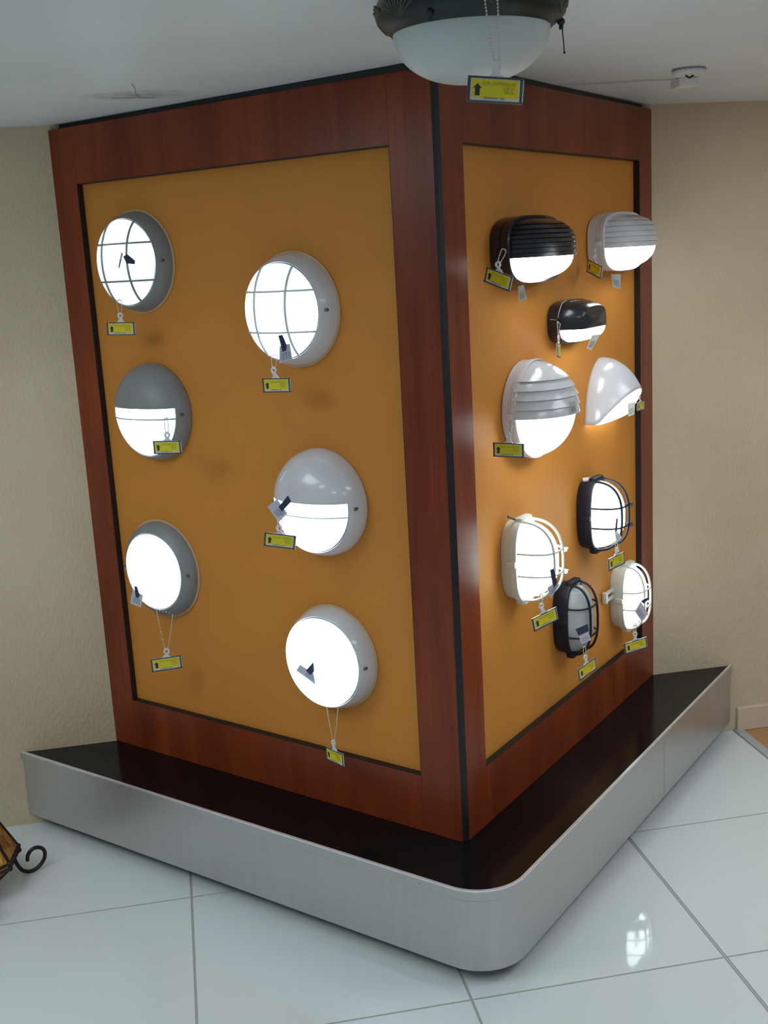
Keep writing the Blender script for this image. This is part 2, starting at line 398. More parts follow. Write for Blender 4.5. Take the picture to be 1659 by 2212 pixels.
# joint line of the sheet on the right side
dr = (PRc - PA).normalized(); nr = Vector((dr.y, -dr.x, 0))
b = B()
q = PA + dr * ((1.2406 - PA.x) / dr.x)
v = [q - dr * .0006, q + dr * .0006, q + dr * .0006 + nr * .0006, q - dr * .0006 + nr * .0006]
prism(b, [p[:2] for p in v], ZB, ZP - .022); obj('sheet_joint', b, 'grout', PB, smooth=False, world=True)
# small screws of the edge strip
dl = (PA - PLc).normalized(); nl = Vector((dl.y, -dl.x, 0))
for base, d_, n_, ts in ((PLc, dl, nl, (.12, .55, .98, 1.42)), (PA, dr, nr, (.16, .62, .85, 1.2))):
    for t_ in ts:
        c = base + d_ * t_ + n_ * .0022 + Z * (ZP - .011)
        b = B(); m_ = Matrix.Translation(c) @ n_.to_track_quat('Z', 'Y').to_matrix().to_4x4()
        bmesh.ops.create_cone(b, cap_ends=True, segments=12, radius1=.0026, radius2=.0018, depth=.0012, matrix=m_)
        obj('screw', b, 'screw', PB, world=True)

# ------------------------------------------------------------------ lamps
def lamp(name, side, u, z, label, cat='wall lamp', group=None, d=-REC):
    return empty(name, face_pt(side, u, z, d), YAWL if side == 'L' else YAWR, label, cat, group)
def bulb(parent, p, r=.018):
    b = B(); ball(b, (p[0], -p[1], p[2]), r, 16, 10); obj('bulb', b, 'bulb', parent)

def sep(D, n, s): return D * max(0, 1 - s ** n) ** (1 / n)
def round_body(t, m, R_, D, n, ro, closed=False):
    ss = [1, .998, .99, .975, .955, .93, .90]; ss = [x for x in ss if x > ro + .012] + [ro + .008, ro]
    prof = [(0, 0), (.99, 0), (1, .003)] + [(x, max(.004, sep(D, n, x))) for x in ss[1:]]
    if not closed: prof += [(ro * .992, sep(D, n, ro) - .001), (ro * .985, sep(D, n, ro) - .007)]
    b = B(); shell(b, prof, R_, seg=112); o = obj('housing', b, m, t, angle=50)
    for sx in (-1, 1):
        q = (1 + ro) / 2; b = B(); d = sep(D, n, q); tube(b, [(sx * R_ * q, -d + .006, 0), (sx * R_ * q * 1.01, -d - .003, 0)], .0042, 12); obj('screw', b, 'screw', t)
    return o
def mount_ring(t, R_):
    b = B(); shell(b, [(R_ + .0045, 0), (R_ + .0045, .0035), (R_ - .002, .0045)], 1, seg=96); obj('mounting_ring', b, 'ringtan', t)
def dome_lens(t, R_, D, n, ro, inset=.0015, zc=None, m='lit'):
    prof = [(ro * .972 * math.cos(PI / 2 * i / 18) if i < 18 else 0) for i in range(19)]
    b = B(); shell(b, [(x, sep(D, n, x) - inset) for x in prof], R_, seg=80)
    if zc is not None: cut(b, (0, 0, zc), (0, 0, 1), False)
    obj('lens', b, m, t, label='lit white opal lens')
    b = B(); shell(b, [(ro * .988, sep(D, n, ro) - .003), (ro * .95, sep(D, n, ro) - .004)], R_, seg=80)
    if zc is not None: cut(b, (0, 0, zc), (0, 0, 1), False)
    obj('gap', b, 'gasket', t)
def surf_bar(t, m, R_, D, n, ro, k, ax, rad, lift=.0012):
    X = math.sqrt((R_ * ro) ** 2 - k * k) * 1.0; pts = []
    for i in range(33):
        q = -X + 2 * X * i / 32; x, zz = (q, k) if ax == 0 else (k, q)
        pts.append((x, -sep(D, n, math.hypot(x, zz) / R_) - lift, zz))
    b = B(); tube(b, pts, rad, 8, flat=.8); obj('guard_bar', b, m, t)
def grid_lamp(u, z, m, R_, D, n, ro, label, blb):
    t = lamp('round_bulkhead_lamp', 'L', u, z, label); round_body(t, m, R_, D, n, ro); mount_ring(t, R_); dome_lens(t, R_, D, n, ro)
    for s in (-1, 1):
        for ax in (0, 1): surf_bar(t, m, R_, D, n, ro, s * .047, ax, .0034)
    bulb(t, blb); return t
def eyelid_lamp(u, z, m, R_, D, n, ro, label, blb, zc, zb):
    t = lamp('eyelid_bulkhead_lamp', 'L', u, z, label); round_body(t, m, R_, D, n, ro, True)
    prof = [(ro * math.cos(PI / 2 * i / 22) if i < 22 else 0) for i in range(23)]
    b = B(); shell(b, [(x, sep(D, n, x)) for x in prof], R_, seg=112); cut(b, (0, 0, zc), (0, 0, 1), True); thicken(obj('hood', b, m, t, angle=60), .003)
    dome_lens(t, R_, D, n, ro, .003, zc + .008); surf_bar(t, m, R_, D, n, ro, zb, 0, .0022, -.0002)
    bulb(t, blb); return t
def plain_lamp(u, z, m, R_, D, n, ro, label, blb):
    t = lamp('round_bulkhead_lamp', 'L', u, z, label); round_body(t, m, R_, D, n, ro); mount_ring(t, R_); dome_lens(t, R_, D, n, ro, .002)
    bulb(t, blb, .022); return t
lp1 = grid_lamp(.2853, 1.6329, 'greyp', .1286, .0889, 2.1, .867, 'grey round caged lamp, topmost of the left column on the left orange panel', (0, .035, .025))
lp2 = grid_lamp(.8069, 1.4996, 'whitep', .1327, .0967, 2.1, .859, 'white round caged lamp, topmost of the right column on the left orange panel', (.01, .035, -.03))
lp3 = eyelid_lamp(.2976, 1.2394, 'greyp', .1308, .0878, 2.2, .895, 'grey round lamp with half hood, in the middle of the left column', (0, .035, .012), .018, -.010)
lp4 = eyelid_lamp(.8553, 1.0356, 'whitep', .134, .0968, 2.2, .873, 'glossy white round lamp with half hood, below the white caged lamp', (0, .035, -.02), .015, -.018)
lp5 = plain_lamp(.2631, .7977, 'greyp', .1357, .0635, 2.2, .807, 'plain grey-rimmed round lamp, lowest of the left column', (-.01, .03, .02))
lp6 = plain_lamp(.8568, .6377, 'whitep', .1308, .0962, 2.4, .897, 'plain white-rimmed round lamp, lowest on the left orange panel', (-.01, .03, .02))

# ---- right face
def louvre_hood(t, m, a, h, n, d0, e, zc, z_top, nb, lift, k=18, seg=96):
    """half dome above zc with nb overlapping louvre bands between zc and z_top"""
    b = B()
    def part(za, zb):
        q = B(); shell(q, dome(1, d0, e, k), a, h, n, seg)
        if za is not None: cut(q, (0, 0, za), (0, 0, 1), True)
        if zb is not None: cut(q, (0, 0, zb), (0, 0, 1), False)
        return q
    q = part(zc, None); me = bpy.data.meshes.new('x'); q.to_mesh(me); q.free(); b.from_mesh(me); bpy.data.meshes.remove(me)
    st = (z_top - zc) / nb
    for i in range(nb):
        za, zb = zc + i * st, zc + (i + 1) * st
        q = part(za, zb)
        for v in q.verts:
            f = lift * (zb - v.co.z) / st; dd = Vector((v.co.x / a, v.co.y / e if v.co.y < -d0 else 0, v.co.z / h))
            rad = Vector((v.co.x, v.co.y + d0, 0)); 
            if rad.length > 1e-6: v.co += rad.normalized() * f
        r_ = bmesh.ops.extrude_edge_only(q, edges=[ed for ed in q.edges if len(ed.link_faces) == 1 and all(abs(v.co.z - za) < 1e-5 for v in ed.verts)])
        for v in [g for g in r_['geom'] if isinstance(g, bmesh.types.BMVert)]:
            rad = Vector((v.co.x, v.co.y + d0, 0)); v.co -= rad.normalized() * lift * 1.0
        me = bpy.data.meshes.new('x'); q.to_mesh(me); q.free(); b.from_mesh(me); bpy.data.meshes.remove(me)
    o = obj('hood', b, m, t, angle=28); return o
def hooded(name, u, z, m, a, h, n, d0, e, label, blb, zc, z_top, nb, lift=.0025, lens='litb', hs=.985):
    t = lamp(name, 'R', u, z, label)
    b = B(); shell(b, [(0, 0), (.97, 0), (1, .003), (1, d0 * .62), (.985, d0 * .64), (.985, d0 * .68), (1, d0 * .7), (1.0, d0), (.9, d0 + .001)], a, h, n, 96); obj('housing', b, m, t)
    for s in (-1, 1): b = B(); box(b, s * a - .006, s * a + .006, -d0 - .002, -d0 * .55, -.009, .003, bev=.0015); obj('latch', b, m, t)
    louvre_hood(t, m, a * hs, h * hs, n, d0, e, zc, z_top, nb, lift)
    b = B(); shell(b, dome(hs - .02, d0 - .002, e * .97, 16), a, h, n, 72); cut(b, (0, 0, zc + .004), (0, 0, 1), False); obj('lens', b, lens, t, label='lit white lens')
    b = B(); shell(b, [(1.0, d0 - .005), (1.02, d0 - .003), (1.02, d0 + .007), (1.0, d0 + .010), (hs, d0 + .008), (hs - .01, d0)], a, h, n, 96); obj('bezel', b, m, t)
    bulb(t, blb); return t
rp1 = hooded('oval_hooded_lamp', .398, 1.6094, 'blackp', .148, .078, 3.2, .042, .088, 'large black oval lamp with ribbed hood at top of the right orange panel', (0, .05, -.02), -.018, .068, 8, .0036, hs=.93)
rp2 = hooded('oval_hooded_lamp', .9494, 1.6168, 'whitep', .148, .079, 3.2, .042, .088, 'glossy white oval lamp with ribbed hood, top right of the right panel', (0, .05, -.02), -.016, .069, 6, .005, hs=.93)
rp4 = hooded('round_hooded_lamp', .4015, 1.2236, 'whitep', .121, .121, 2.0, .030, .103, 'large white round lamp with stepped ribbed hood, at mid height on the right panel', (0, .05, -.03), -.010, .100, 5, .0070)
# small black faceted lamp
t = lamp('small_hooded_lamp', 'R', .6455, 1.4200, 'small glossy black hooded lamp between the oval lamps and the round white one'); rp3 = t
a, h, n, d0 = .100, .0555, 3.0, .031
b = B(); shell(b, [(0, 0), (.97, 0), (1, .003), (1, d0 - .002), (.9, d0)], a, h, n, 80); obj('housing', b, 'blackp', t)
b = B(); shell(b, [(1.02, d0 - .004), (1.03, d0), (1.02, d0 + .004), (.95, d0 + .005)], a, h, n, 80); obj('bezel', b, 'blackp', t)
prof = [(.97, d0 + .002), (.95, d0 + .022), (.86, d0 + .043), (.76, d0 + .056), (.70, d0 + .060), (0, d0 + .060)]
b = B(); shell(b, prof, a, h, n, 80); cut(b, (0, 0, -.016), (0, 0, 1), True)
obj('hood', b, 'blackp', t)
b = B()
for zz in (.006, .026):
    w_ = a * .96 * math.sqrt(max(.05, 1 - (zz / h) ** 3))
    tube(b, [(-w_, -(d0 + .004), zz), (-w_ * .97, -(d0 + .023), zz), (-w_ * .78, -(d0 + .0575), zz * .9), (0, -(d0 + .0605), zz * .88), (w_ * .78, -(d0 + .0575), zz * .9)], .0011, 6)
obj('hood_groove', b, 'gasket', t)
b = B(); shell(b, [(s * .97, d - .0015) for s, d in prof], a, h, n, 64); cut(b, (0, 0, -.012), (0, 0, 1), False); obj('lens', b, 'litb', t, label='lit white lens')
bulb(t, (0, .05, -.012), .014)
for s in (-1, 1): b = B(); box(b, s * a - .005, s * a + .005, -d0 - .001, -d0 * .5, -.008, .004, bev=.0015); obj('latch', b, 'blackp', t)
b = B(); tube(b, [(-.099, -.010, .012), (-.101, -.030, .010), (-.1015, -d0 - .004, .03), (-.085, -d0 - .005, .050), (-.06, -d0 - .005, .057)], .0012, 6); obj('wire_clip', b, 'ball', t)

# quarter dome wall light
t = lamp('quarter_dome_lamp', 'R', .7707 + .118, 1.1259, 'white quarter-dome wall lamp with glowing slanted underside at right of the round ribbed lamp'); rp5 = t
a, h, dd, sl, dk = .118, .176, .130, 1.16, .036
def qd(th, ph, f=1): return Vector((-math.cos(th) * math.cos(ph) * a * f, -math.sin(th) * math.cos(ph) * dd * f, math.sin(ph) * h * f))
def zcut(p): return max(0, sl * (-p.y - dk))
NT, NP = 40, 20
b = B(); grid = []; cutc = []
for i in range(NT + 1):
    th = PI * i / NT; lo, hi = 0, PI / 2
    for _ in range(40):
        mid = (lo + hi) / 2; p = qd(th, mid)
        if p.z < zcut(p): lo = mid
        else: hi = mid
    ph0 = lo if lo > 1e-6 else 0; cutc.append(qd(th, ph0))
    grid.append([b.verts.new(qd(th, ph0 + (PI / 2 - ph0) * j / NP)) for j in range(NP)])
top = b.verts.new((0, 0, h))
for i in range(NT):
    for j in range(NP - 1): b.faces.new((grid[i][j], grid[i + 1][j], grid[i + 1][j + 1], grid[i][j + 1]))
    b.faces.new((grid[i][NP - 1], grid[i + 1][NP - 1], top))
o = obj('shade', b, 'whitep', t, angle=60); thicken(o, .003, 1 if False else -1)
b = B(); rows = []; half = NT // 2; nrm = Vector((0, -sl, -1)).normalized()
for i in range(half + 1):
    p, q = cutc[i] * .975, cutc[NT - i] * .975; row = []
    for k in range(13):
        s_ = k / 12; w_ = 4 * s_ * (1 - s_); row.append(b.verts.new(p.lerp(q, s_) + Vector((0, -.003, -.007)) * (w_ ** .45) * math.sin(PI * min(1, (i + 1.5) / (half + 1))) ** .6))
    rows.append(row)
for i in range(half):
    for k in range(12): b.faces.new((rows[i][k], rows[i][k + 1], rows[i + 1][k + 1], rows[i + 1][k]))
bmesh.ops.remove_doubles(b, verts=b.verts, dist=1e-5)
obj('lens', b, 'litc', t, label='glowing white lens', angle=80)
b = B(); box(b, -a * .8, a * .8, -.004, 0, 0.004, h * .55); obj('back_plate', b, 'creamp', t)
bulb(t, (0, .06, .055), .009)

def oval_cage(u, z, m, lens, label, e, bl=True, bw=.059, bh=.100, hz=.028, vx=.025, lugs=True):
    t = lamp('oval_caged_lamp', 'R', u, z, label); d0 = .034; a, h, n = bw, bh, 2.8
    b = B(); shell(b, [(0, 0), (.94, 0), (.97, .003), (1, d0 * .75), (1.0, d0 * .78), (1.035, d0 * .80), (1.04, d0 + .006), (1.02, d0 + .010), (.95, d0 + .011), (.93, d0)], a, h, n, 88); obj('housing', b, m, t)
    el = e - .008; ks = [math.sin(PI / 2 * i / 18) for i in range(19)]
    b = B(); shell(b, [(max(0, .935 * (1 - k ** 2.3) ** (1 / 2.2)) if i < 18 else 0, d0 + el * k) for i, k in enumerate(ks)], a, h, 2.6, 72); obj('lens', b, lens, t, label='lit frosted glass' if bl else 'unlit grey ribbed glass')
    def yd(x, zz, E_=e):
        q = ((abs(x) / a) ** 2.8 + (abs(zz) / h) ** 2.8); return d0 + .006 + (E_ - .006) * max(0, 1 - q) ** .40
    for x in (-vx, vx):
        zz_ = h * (1 - (abs(x) / a) ** 2.8) ** (1 / 2.8) * .999; b = B()
        pts = [(x, -yd(x, q), q) for q in (-zz_ * math.cos(PI * i / 40) for i in range(41))]
        tube(b, pts, .0036, 8); obj('guard_bar', b, m, t)
    for q in (-hz, hz):
        x_ = a * (1 - (abs(q) / h) ** 2.8) ** (1 / 2.8) * .999; b = B()
        pts = [(x, -yd(x, q) + .0015, q) for x in (-x_ * math.cos(PI * i / 40) for i in range(41))]
        tube(b, pts, .0027, 8); obj('guard_bar', b, m, t)
        if lugs:
            b = B(); bmesh.ops.create_cone(b, cap_ends=True, segments=10, radius1=.0065, radius2=.001, depth=.018, matrix=Matrix.Translation((vx + .008, -d0 - e - .003, q)) @ Matrix.Rotation(PI / 2, 4, 'Y')); obj('guard_lug', b, m, t)
    for s in (-1, 1):   # humps of the bezel that carry the cage, side latches
        b = B(); box(b, -.030, .030, -d0 - .014, -d0 * .7, s * h * 1.0 - .010, s * h * 1.0 + .008, bev=.006); obj('cage_tab', b, m, t)
        b = B(); box(b, s * a * 1.03 - .005, s * a * 1.03 + .005, -d0 - .010, -d0 + .014, -.008, .008, bev=.003); obj('latch', b, m, t)
    if bl: bulb(t, (0, .055, -.01), .016)
    return t
rp6 = oval_cage(.3124, .8609, 'creamp', 'litc', 'large white oval caged lamp, leftmost of the four caged lamps', .098, bh=.102, bw=.061)
rp7 = oval_cage(.7608, .8777, 'blackc', 'litc', 'lit black oval caged lamp with bright glass, upper right of the caged lamps', .090)
rp8 = oval_cage(.5951, .6241, 'blackc', 'off', 'unlit black oval caged lamp with grey ribbed glass, lowest on the right panel', .064, bl=False, hz=.040, vx=.024, lugs=False)
rp9 = oval_cage(.9891, .5746, 'creamp', 'litc', 'small white oval caged lamp beside the right wooden stile, below the black lit one', .064, bw=.061, bh=.098, hz=.026, lugs=False)
# hinge lever of lamp 6, chain peg of lamp 7, side bracket of lamp 9
b = B(); tube(b, [(-.042, -.018, .114), (-.022, -.030, .103), (.0, -.040, .094)], .003, 8); ball(b, (-.043, -.018, .115), .0042); obj('hinge_lever', b, 'screw', rp6)
b = B(); tube(b, [(-.026, -.008, .100), (-.014, -.034, .102)], .006, 10); obj('cable_gland', b, 'clip', rp7)
b = B(); box(b, -.112, -.055, -.014, -.003, .006, .015, bev=.002); box(b, -.112, -.055, -.014, -.003, .028, .036, bev=.002); box(b, -.120, -.104, -.016, -.001, .004, .038, bev=.003); obj('side_bracket', b, 'creamp', rp9)

# ------------------------------------------------------------------ price tags
def text_bm(s, size):
    cu = bpy.data.curves.new('t', 'FONT'); cu.body = s; cu.size = size; cu.resolution_u = 2
    o = bpy.data.objects.new('t', cu); C.objects.link(o); bpy.context.view_layer.update()
    me = bpy.data.meshes.new_from_object(o.evaluated_get(bpy.context.evaluated_depsgraph_get()))
    bm = B(); bm.from_mesh(me); bpy.data.objects.remove(o); bpy.data.meshes.remove(me); bpy.data.curves.remove(cu)
    return bm
def add_text(bm, s, size, x, z, y, sx=1):
    t_ = text_bm(s, size)
    for v in t_.verts: v.co = Vector((x + v.co.x * sx, y, z + v.co.y))
    me = bpy.data.meshes.new('x'); t_.to_mesh(me); t_.free(); bm.from_mesh(me); bpy.data.meshes.remove(me)
TW, TH = .076, .033
def tag_meshes():
    b = B(); w, h = TW / 2, TH / 2
    box(b, -w, w, -.0012, .0012, -h, h); bmesh.ops.bevel(b, geom=b.edges[:], offset=.0005, segments=1, affect='EDGES')
    holder = obj('holder', b, 'hold')
    b = B(); box(b, -w, w, -.0030, -.0010, h - .0022, h); box(b, -w, w, -.0034, .0012, -h, -h + .0020); box(b, -w, -w + .0038, -.0016, -.0010, -h, h); box(b, w - .0050, w - .0018, -.0016, -.0010, -h, h)
    edge = obj('holder_rail', b, 'holdd', smooth=False)
    b = B(); box(b, -w + .0045, w - .0055, -.0020, -.0011, -h + .0026, h - .0026, mi=0)
    box(b, -w + .0058, w - .0072, -.0023, -.0019, -h + .0064, h - .0036, mi=1)
    label = obj('label', b, ['paper', 'yellow'], smooth=False)
    b = B(); x, z, y = -w + .0135, -h + .0085, -.0026     # upward arrow
    pts = [(-.0032, 0), (.0032, 0), (.0032, .0095), (.0058, .0095), (0, .0155), (-.0058, .0095), (-.0032, .0095)]
    v0 = [b.verts.new((x + p, y, z + q)) for p, q in pts]; v1 = [b.verts.new((x + p, y + .0004, z + q)) for p, q in pts]
    b.faces.new(v0); b.faces.new(v1[::-1])
    for i in range(7): b.faces.new((v0[i], v0[(i + 1) % 7], v1[(i + 1) % 7], v1[i]))
    arrow = obj('arrow', b, 'ink', smooth=False)
    b = B(); add_text(b, 'LUX. DOMEX(LUX', .0058, -.018, .0058, -.0025, .95); add_text(b, '(130.33', .0056, .0100, .0005, -.0025, .9); add_text(b, '130.36', .0056, .0106, -.0045, -.0025, .9)
    txt = obj('price_print', b, 'inkb', smooth=False)
    b = B(); add_text(b, '2450000018 1 300', .0038, -.0165, -.0120, -.0025); num = obj('code_print', b, 'ink', smooth=False)
    return [holder, edge, label, arrow, txt, num]
protos = tag_meshes(); used = [False]
def ring_clip(cx, cz):
    b = B(); r = .0056
    tube(b, [(cx + r * math.cos(a_), -.001, cz + r * math.sin(a_)) for a_ in (2 * PI * i / 18 for i in range(18))], .0026, 8, closed=True)
    v = [(cx - .005, cz - .0055), (cx + .005, cz - .0055), (cx * .3 + .005, .0215), (cx * .3 + .0115, TH / 2 - .0005), (cx * .3 - .0115, TH / 2 - .0005), (cx * .3 - .005, .0215)]
    a0 = [b.verts.new((x, -.0022, z)) for x, z in v]; a1 = [b.verts.new((x, .0012, z)) for x, z in v]
    b.faces.new(a0); b.faces.new(a1[::-1])
    for i in range(len(v)): b.faces.new((a0[i], a0[(i + 1) % len(v)], a1[(i + 1) % len(v)], a1[i]))
    return b
def chain_bm(p, tops, br=.0015):
    b = B()
    for tp, s in zip(tops, (-1, 1)):
        a_ = Vector((p[0] + s * .003, p[1], p[2] + .004)); c = Vector(tp); n_ = max(4, int((c - a_).length / .0042))
        pts = [a_.lerp(c, i / n_) + Vector((s * .0012 * math.sin(PI * i / n_), 0, 0)) for i in range(n_ + 1)]
        for q in pts: ball(b, q, br, 8, 6)
        tube(b, pts, br * .35, 5)
    # join over the top behind the hanger
    a_, c = Vector(tops[0]), Vector(tops[1]); m_ = (a_ + c) / 2 + Vector((0, .004, .004))
    for i in range(1, 5):
        s_ = i / 5; ball(b, a_ * (1 - s_) ** 2 + m_ * 2 * s_ * (1 - s_) + c * s_ * s_, br, 8, 6)
    return b
def price_tag(c, yaw, tilt, clip, tops, label, scale=1, group='hanging yellow price tags'):
    t = empty('price_tag', c, yaw, label, 'price tag', group, tilt, scale)
    S = 1 / scale; cl = [x * S for x in clip]; tp = [[x * S for x in q] for q in tops]
    cz = max(TH / 2 + .0135, min(cl[2], .036)); cx = cl[0]
    if not used[0]:
        lab = protos[2]
        for o in protos: o.parent = lab if o.name in ('arrow', 'price_print', 'code_print') else t
        used[0] = True
    else:
        lab = protos[2].copy(); C.objects.link(lab); lab.parent = t
        for o in protos:
            if o is protos[2]: continue
            q = o.copy(); C.objects.link(q); q.parent = lab if o.name in ('arrow', 'price_print', 'code_print') else t
    obj('clip', ring_clip(cx, cz), 'clip', t)
    obj('bead_chain', chain_bm((cx, 0, cz), tp), 'ball', t, angle=80)
    return t
TAGS = [
 ([-.1691, -.28, 1.4676], -.331, -.029, [.0004, 0, .0329], [[-.0064, .0003, .0700], [.0071, -.0047, .0710]], 'yellow price tag hanging below the grey caged round lamp', 1),
 ([.1871, -.6525, 1.3325], -.641, .014, [-.0046, 0, .0346], [[-.0089, .0013, .0680], [.0086, -.0013, .0680]], 'yellow price tag hanging below the white caged round lamp', 1),
 ([-.0794, -.4317, 1.1744], -.437, .004, [.0025, 0, .0307], [[.0, -.0014, .0720], [.0089, -.0034, .0730]], 'yellow price tag hanging in front of the grey half-hooded lamp', 1),
 ([.1638, -.6933, .9696], -.303, -.144, [-.0042, 0, .029], [[-.0095, .0008, .0553], [.0016, -.002, .0566]], 'yellow price tag tilted at lower left of the white half-hooded lamp', 1),
 ([-.1395, -.2965, .5603], .011, .04, [.005, 0, .0343], [[-.0069, .0099, .1504], [.0352, -.0352, .1454]], 'yellow price tag on a long chain below the plain grey-rimmed lamp', 1.1),
 ([.2573, -.7116, .4148], -1.116, .059, [.0004, 0, .0438], [[-.0083, -.0051, .1316], [.026, .0058, .1293]], 'turned yellow price tag below the lowest white round lamp on the left panel', 1),
 ([.679, -.833, 1.5492], -.954, -.321, [-.0095, 0, .0274], [[-.0239, .0195, .0601], [-.0158, .026, .0562]], 'tilted price tag at lower left of the large black oval lamp', 1),
 ([1.0701, -.3913, 1.5493], -1.40, -.255, [-.0084, 0, .0212], [[-.0094, -.003, .0483], [-.0156, .0033, .0464]], 'narrow turned price tag at lower left of the white oval lamp', 1),
 ([.8951, -.5945, 1.361], 1.137, -.136, [-.0035, 0, .030], [[-.0112, .0006, .0697], [.0044, -.0046, .0649]], 'price tag seen edge-on below the small black lamp', 1),
 ([.695, -.8164, 1.1616], -.652, -.016, [.0003, 0, .0334], [[-.0023, .007, .071], [.0066, .0127, .0665]], 'yellow price tag at lower left of the large white round ribbed lamp', 1),
 ([.7679, -.8272, .7487], .35, .205, [-.0033, 0, .036], [[-.0077, -.0094, .0673], [.0091, .0004, .0623]], 'yellow price tag below the large white oval caged lamp', 1),
 ([1.0834, -.4855, .7724], .587, .065, [.005, 0, .0288], [[-.003, -.0018, .0521], [.0133, .0023, .0447]], 'price tag below the lit black caged lamp', 1),
 ([1.2093, -.3117, .4591], .135, .123, [.002, 0, .0352], [[-.0021, -.0082, .0675], [.0143, .0057, .062]], 'yellow price tag below the small white caged lamp at the right', 1),
 ([.9673, -.5628, .5044], .541, .185, [-.0008, 0, .0361], [[-.0035, -.0017, .0657], [.0074, .0006, .0632]], 'price tag below the unlit black caged lamp', 1),
 ([1.2021, -.3768, 1.1735], .805, -.036, [-.0108, 0, .0251], [[-.0212, 0, .0362], [-.0076, 0, .0375]], 'small price tag at the glowing edge of the quarter-dome lamp', .7),
 ([.4384, -1.6832, 1.8328], -.107, -.100, [0, 0, .030], [[-.0257, .0005, .1354], [-.0078, -.0006, .1368]], 'yellow price tag hanging from the bronze ceiling lamp', 1.06),
]
for a_ in TAGS: price_tag(*a_)

# ------------------------------------------------------------------ barcode labels (white paper with a navy sticker)
STK = {'B1':([[-0.1472, -0.3418, 1.6596], [-0.1434, -0.3416, 1.6527], [-0.156, -0.3421, 1.6173], [-0.1589, -0.3422, 1.622]],[[-0.1439, -0.3431, 1.6471], [-0.1333, -0.3427, 1.6521], [-0.1157, -0.3421, 1.6354], [-0.1177, -0.3422, 1.6265], [-0.1378, -0.3429, 1.6298]],'navy-strapped paper label on the grey caged round lamp'),
'B2':([[0.1958, -0.7017, 1.4254], [0.2192, -0.7039, 1.4303], [0.2229, -0.7043, 1.3943], [0.1918, -0.7013, 1.3857]],[[0.1943, -0.703, 1.4497], [0.2038, -0.7039, 1.4512], [0.2116, -0.7047, 1.4287], [0.2096, -0.7045, 1.4152], [0.201, -0.7037, 1.4126]],'navy-strapped barcode label at the bottom of the white caged round lamp'),
'B4':([[0.1417, -0.6779, 1.0505], [0.1647, -0.6797, 1.0677], [0.1871, -0.6814, 1.0312], [0.1649, -0.6797, 1.0115]],[[0.1675, -0.6814, 1.0488], [0.1912, -0.6832, 1.0749], [0.1977, -0.6837, 1.0599], [0.1743, -0.6819, 1.037]],'tilted navy-strapped barcode label at left of the white half-hooded lamp'),
'B5':([[-0.2114, -0.2441, 0.7629], [-0.1859, -0.2427, 0.7439], [-0.1954, -0.2432, 0.7107], [-0.2225, -0.2446, 0.726]],[[-0.2066, -0.2453, 0.7732], [-0.1994, -0.2449, 0.771], [-0.1946, -0.2447, 0.7441], [-0.2001, -0.245, 0.7382], [-0.2059, -0.2453, 0.7428]],'navy-strapped barcode label at lower left of the plain grey-rimmed lamp'),
'B6':([[0.1809, -0.6712, 0.6348], [0.1909, -0.6721, 0.6483], [0.2339, -0.6761, 0.6157], [0.2234, -0.6752, 0.5949]],[[0.2043, -0.6749, 0.6333], [0.2226, -0.6766, 0.6521], [0.2341, -0.6777, 0.6391], [0.2148, -0.6759, 0.6203]],'navy-strapped barcode label on the lens of the plain white-rimmed lamp'),
'C1':([[0.7549, -0.7291, 1.527], [0.7672, -0.7329, 1.5306], [0.7735, -0.7348, 1.4975], [0.756, -0.7294, 1.491]],None,'small barcode label hanging under the large black oval lamp'),
'C2':([[1.1244, -0.3674, 1.5329], [1.148, -0.3768, 1.5316], [1.1466, -0.3763, 1.4928], [1.1286, -0.3691, 1.4986]],None,'white barcode label hanging under the white oval lamp'),
'C3':([[0.9966, -0.56, 1.39], [1.016, -0.5672, 1.3915], [0.9939, -0.559, 1.3518], [0.9832, -0.555, 1.3581]],None,'slanted paper label under the small black lamp'),
'C4':([[0.8827, -0.7045, 1.2462], [0.8952, -0.7089, 1.248], [0.8999, -0.7106, 1.2209], [0.8842, -0.705, 1.2147]],None,'grey paper label at the front of the white round ribbed lamp'),
'C5':([[1.1511, -0.41, 1.1876], [1.1692, -0.4174, 1.1921], [1.1668, -0.4164, 1.1581], [1.152, -0.4103, 1.1522]],None,'paper label beside the quarter-dome lamp lens'),
'C6':([[0.7818, -0.808, 0.8189], [0.8029, -0.815, 0.8347], [0.809, -0.817, 0.8265], [0.7896, -0.8106, 0.7934]],[[0.7885, -0.8118, 0.864], [0.7969, -0.8146, 0.8672], [0.8045, -0.8171, 0.8328], [0.7969, -0.8146, 0.8191], [0.7912, -0.8127, 0.8422]],'navy-strapped paper label at lower right of the large white caged lamp'),
'C7':([[1.0635, -0.5251, 0.8674], [1.0681, -0.5269, 0.8711], [1.0813, -0.5321, 0.8495], [1.0688, -0.5272, 0.833]],[[1.0678, -0.5284, 0.9018], [1.0723, -0.5301, 0.9018], [1.0697, -0.5291, 0.8677], [1.0641, -0.5269, 0.8677]],'small strapped label on the lit black caged lamp'),
'C8':([[0.9284, -0.6113, 0.6198], [0.9509, -0.6195, 0.6325], [0.9584, -0.6222, 0.6072], [0.9347, -0.6136, 0.5944]],[[0.9203, -0.61, 0.6368], [0.9507, -0.621, 0.6508], [0.9526, -0.6217, 0.6318], [0.9278, -0.6127, 0.6191]],'navy and white label on the unlit black caged lamp'),
'C9':([[1.2135, -0.3414, 0.6021], [1.2338, -0.3499, 0.5633], [1.2144, -0.3418, 0.5434], [1.1977, -0.3348, 0.5712]],[[1.2129, -0.3428, 0.604], [1.2322, -0.3509, 0.6154], [1.2309, -0.3504, 0.6056], [1.2201, -0.3458, 0.5957]],'grey diamond-turned label on the small white caged lamp')}
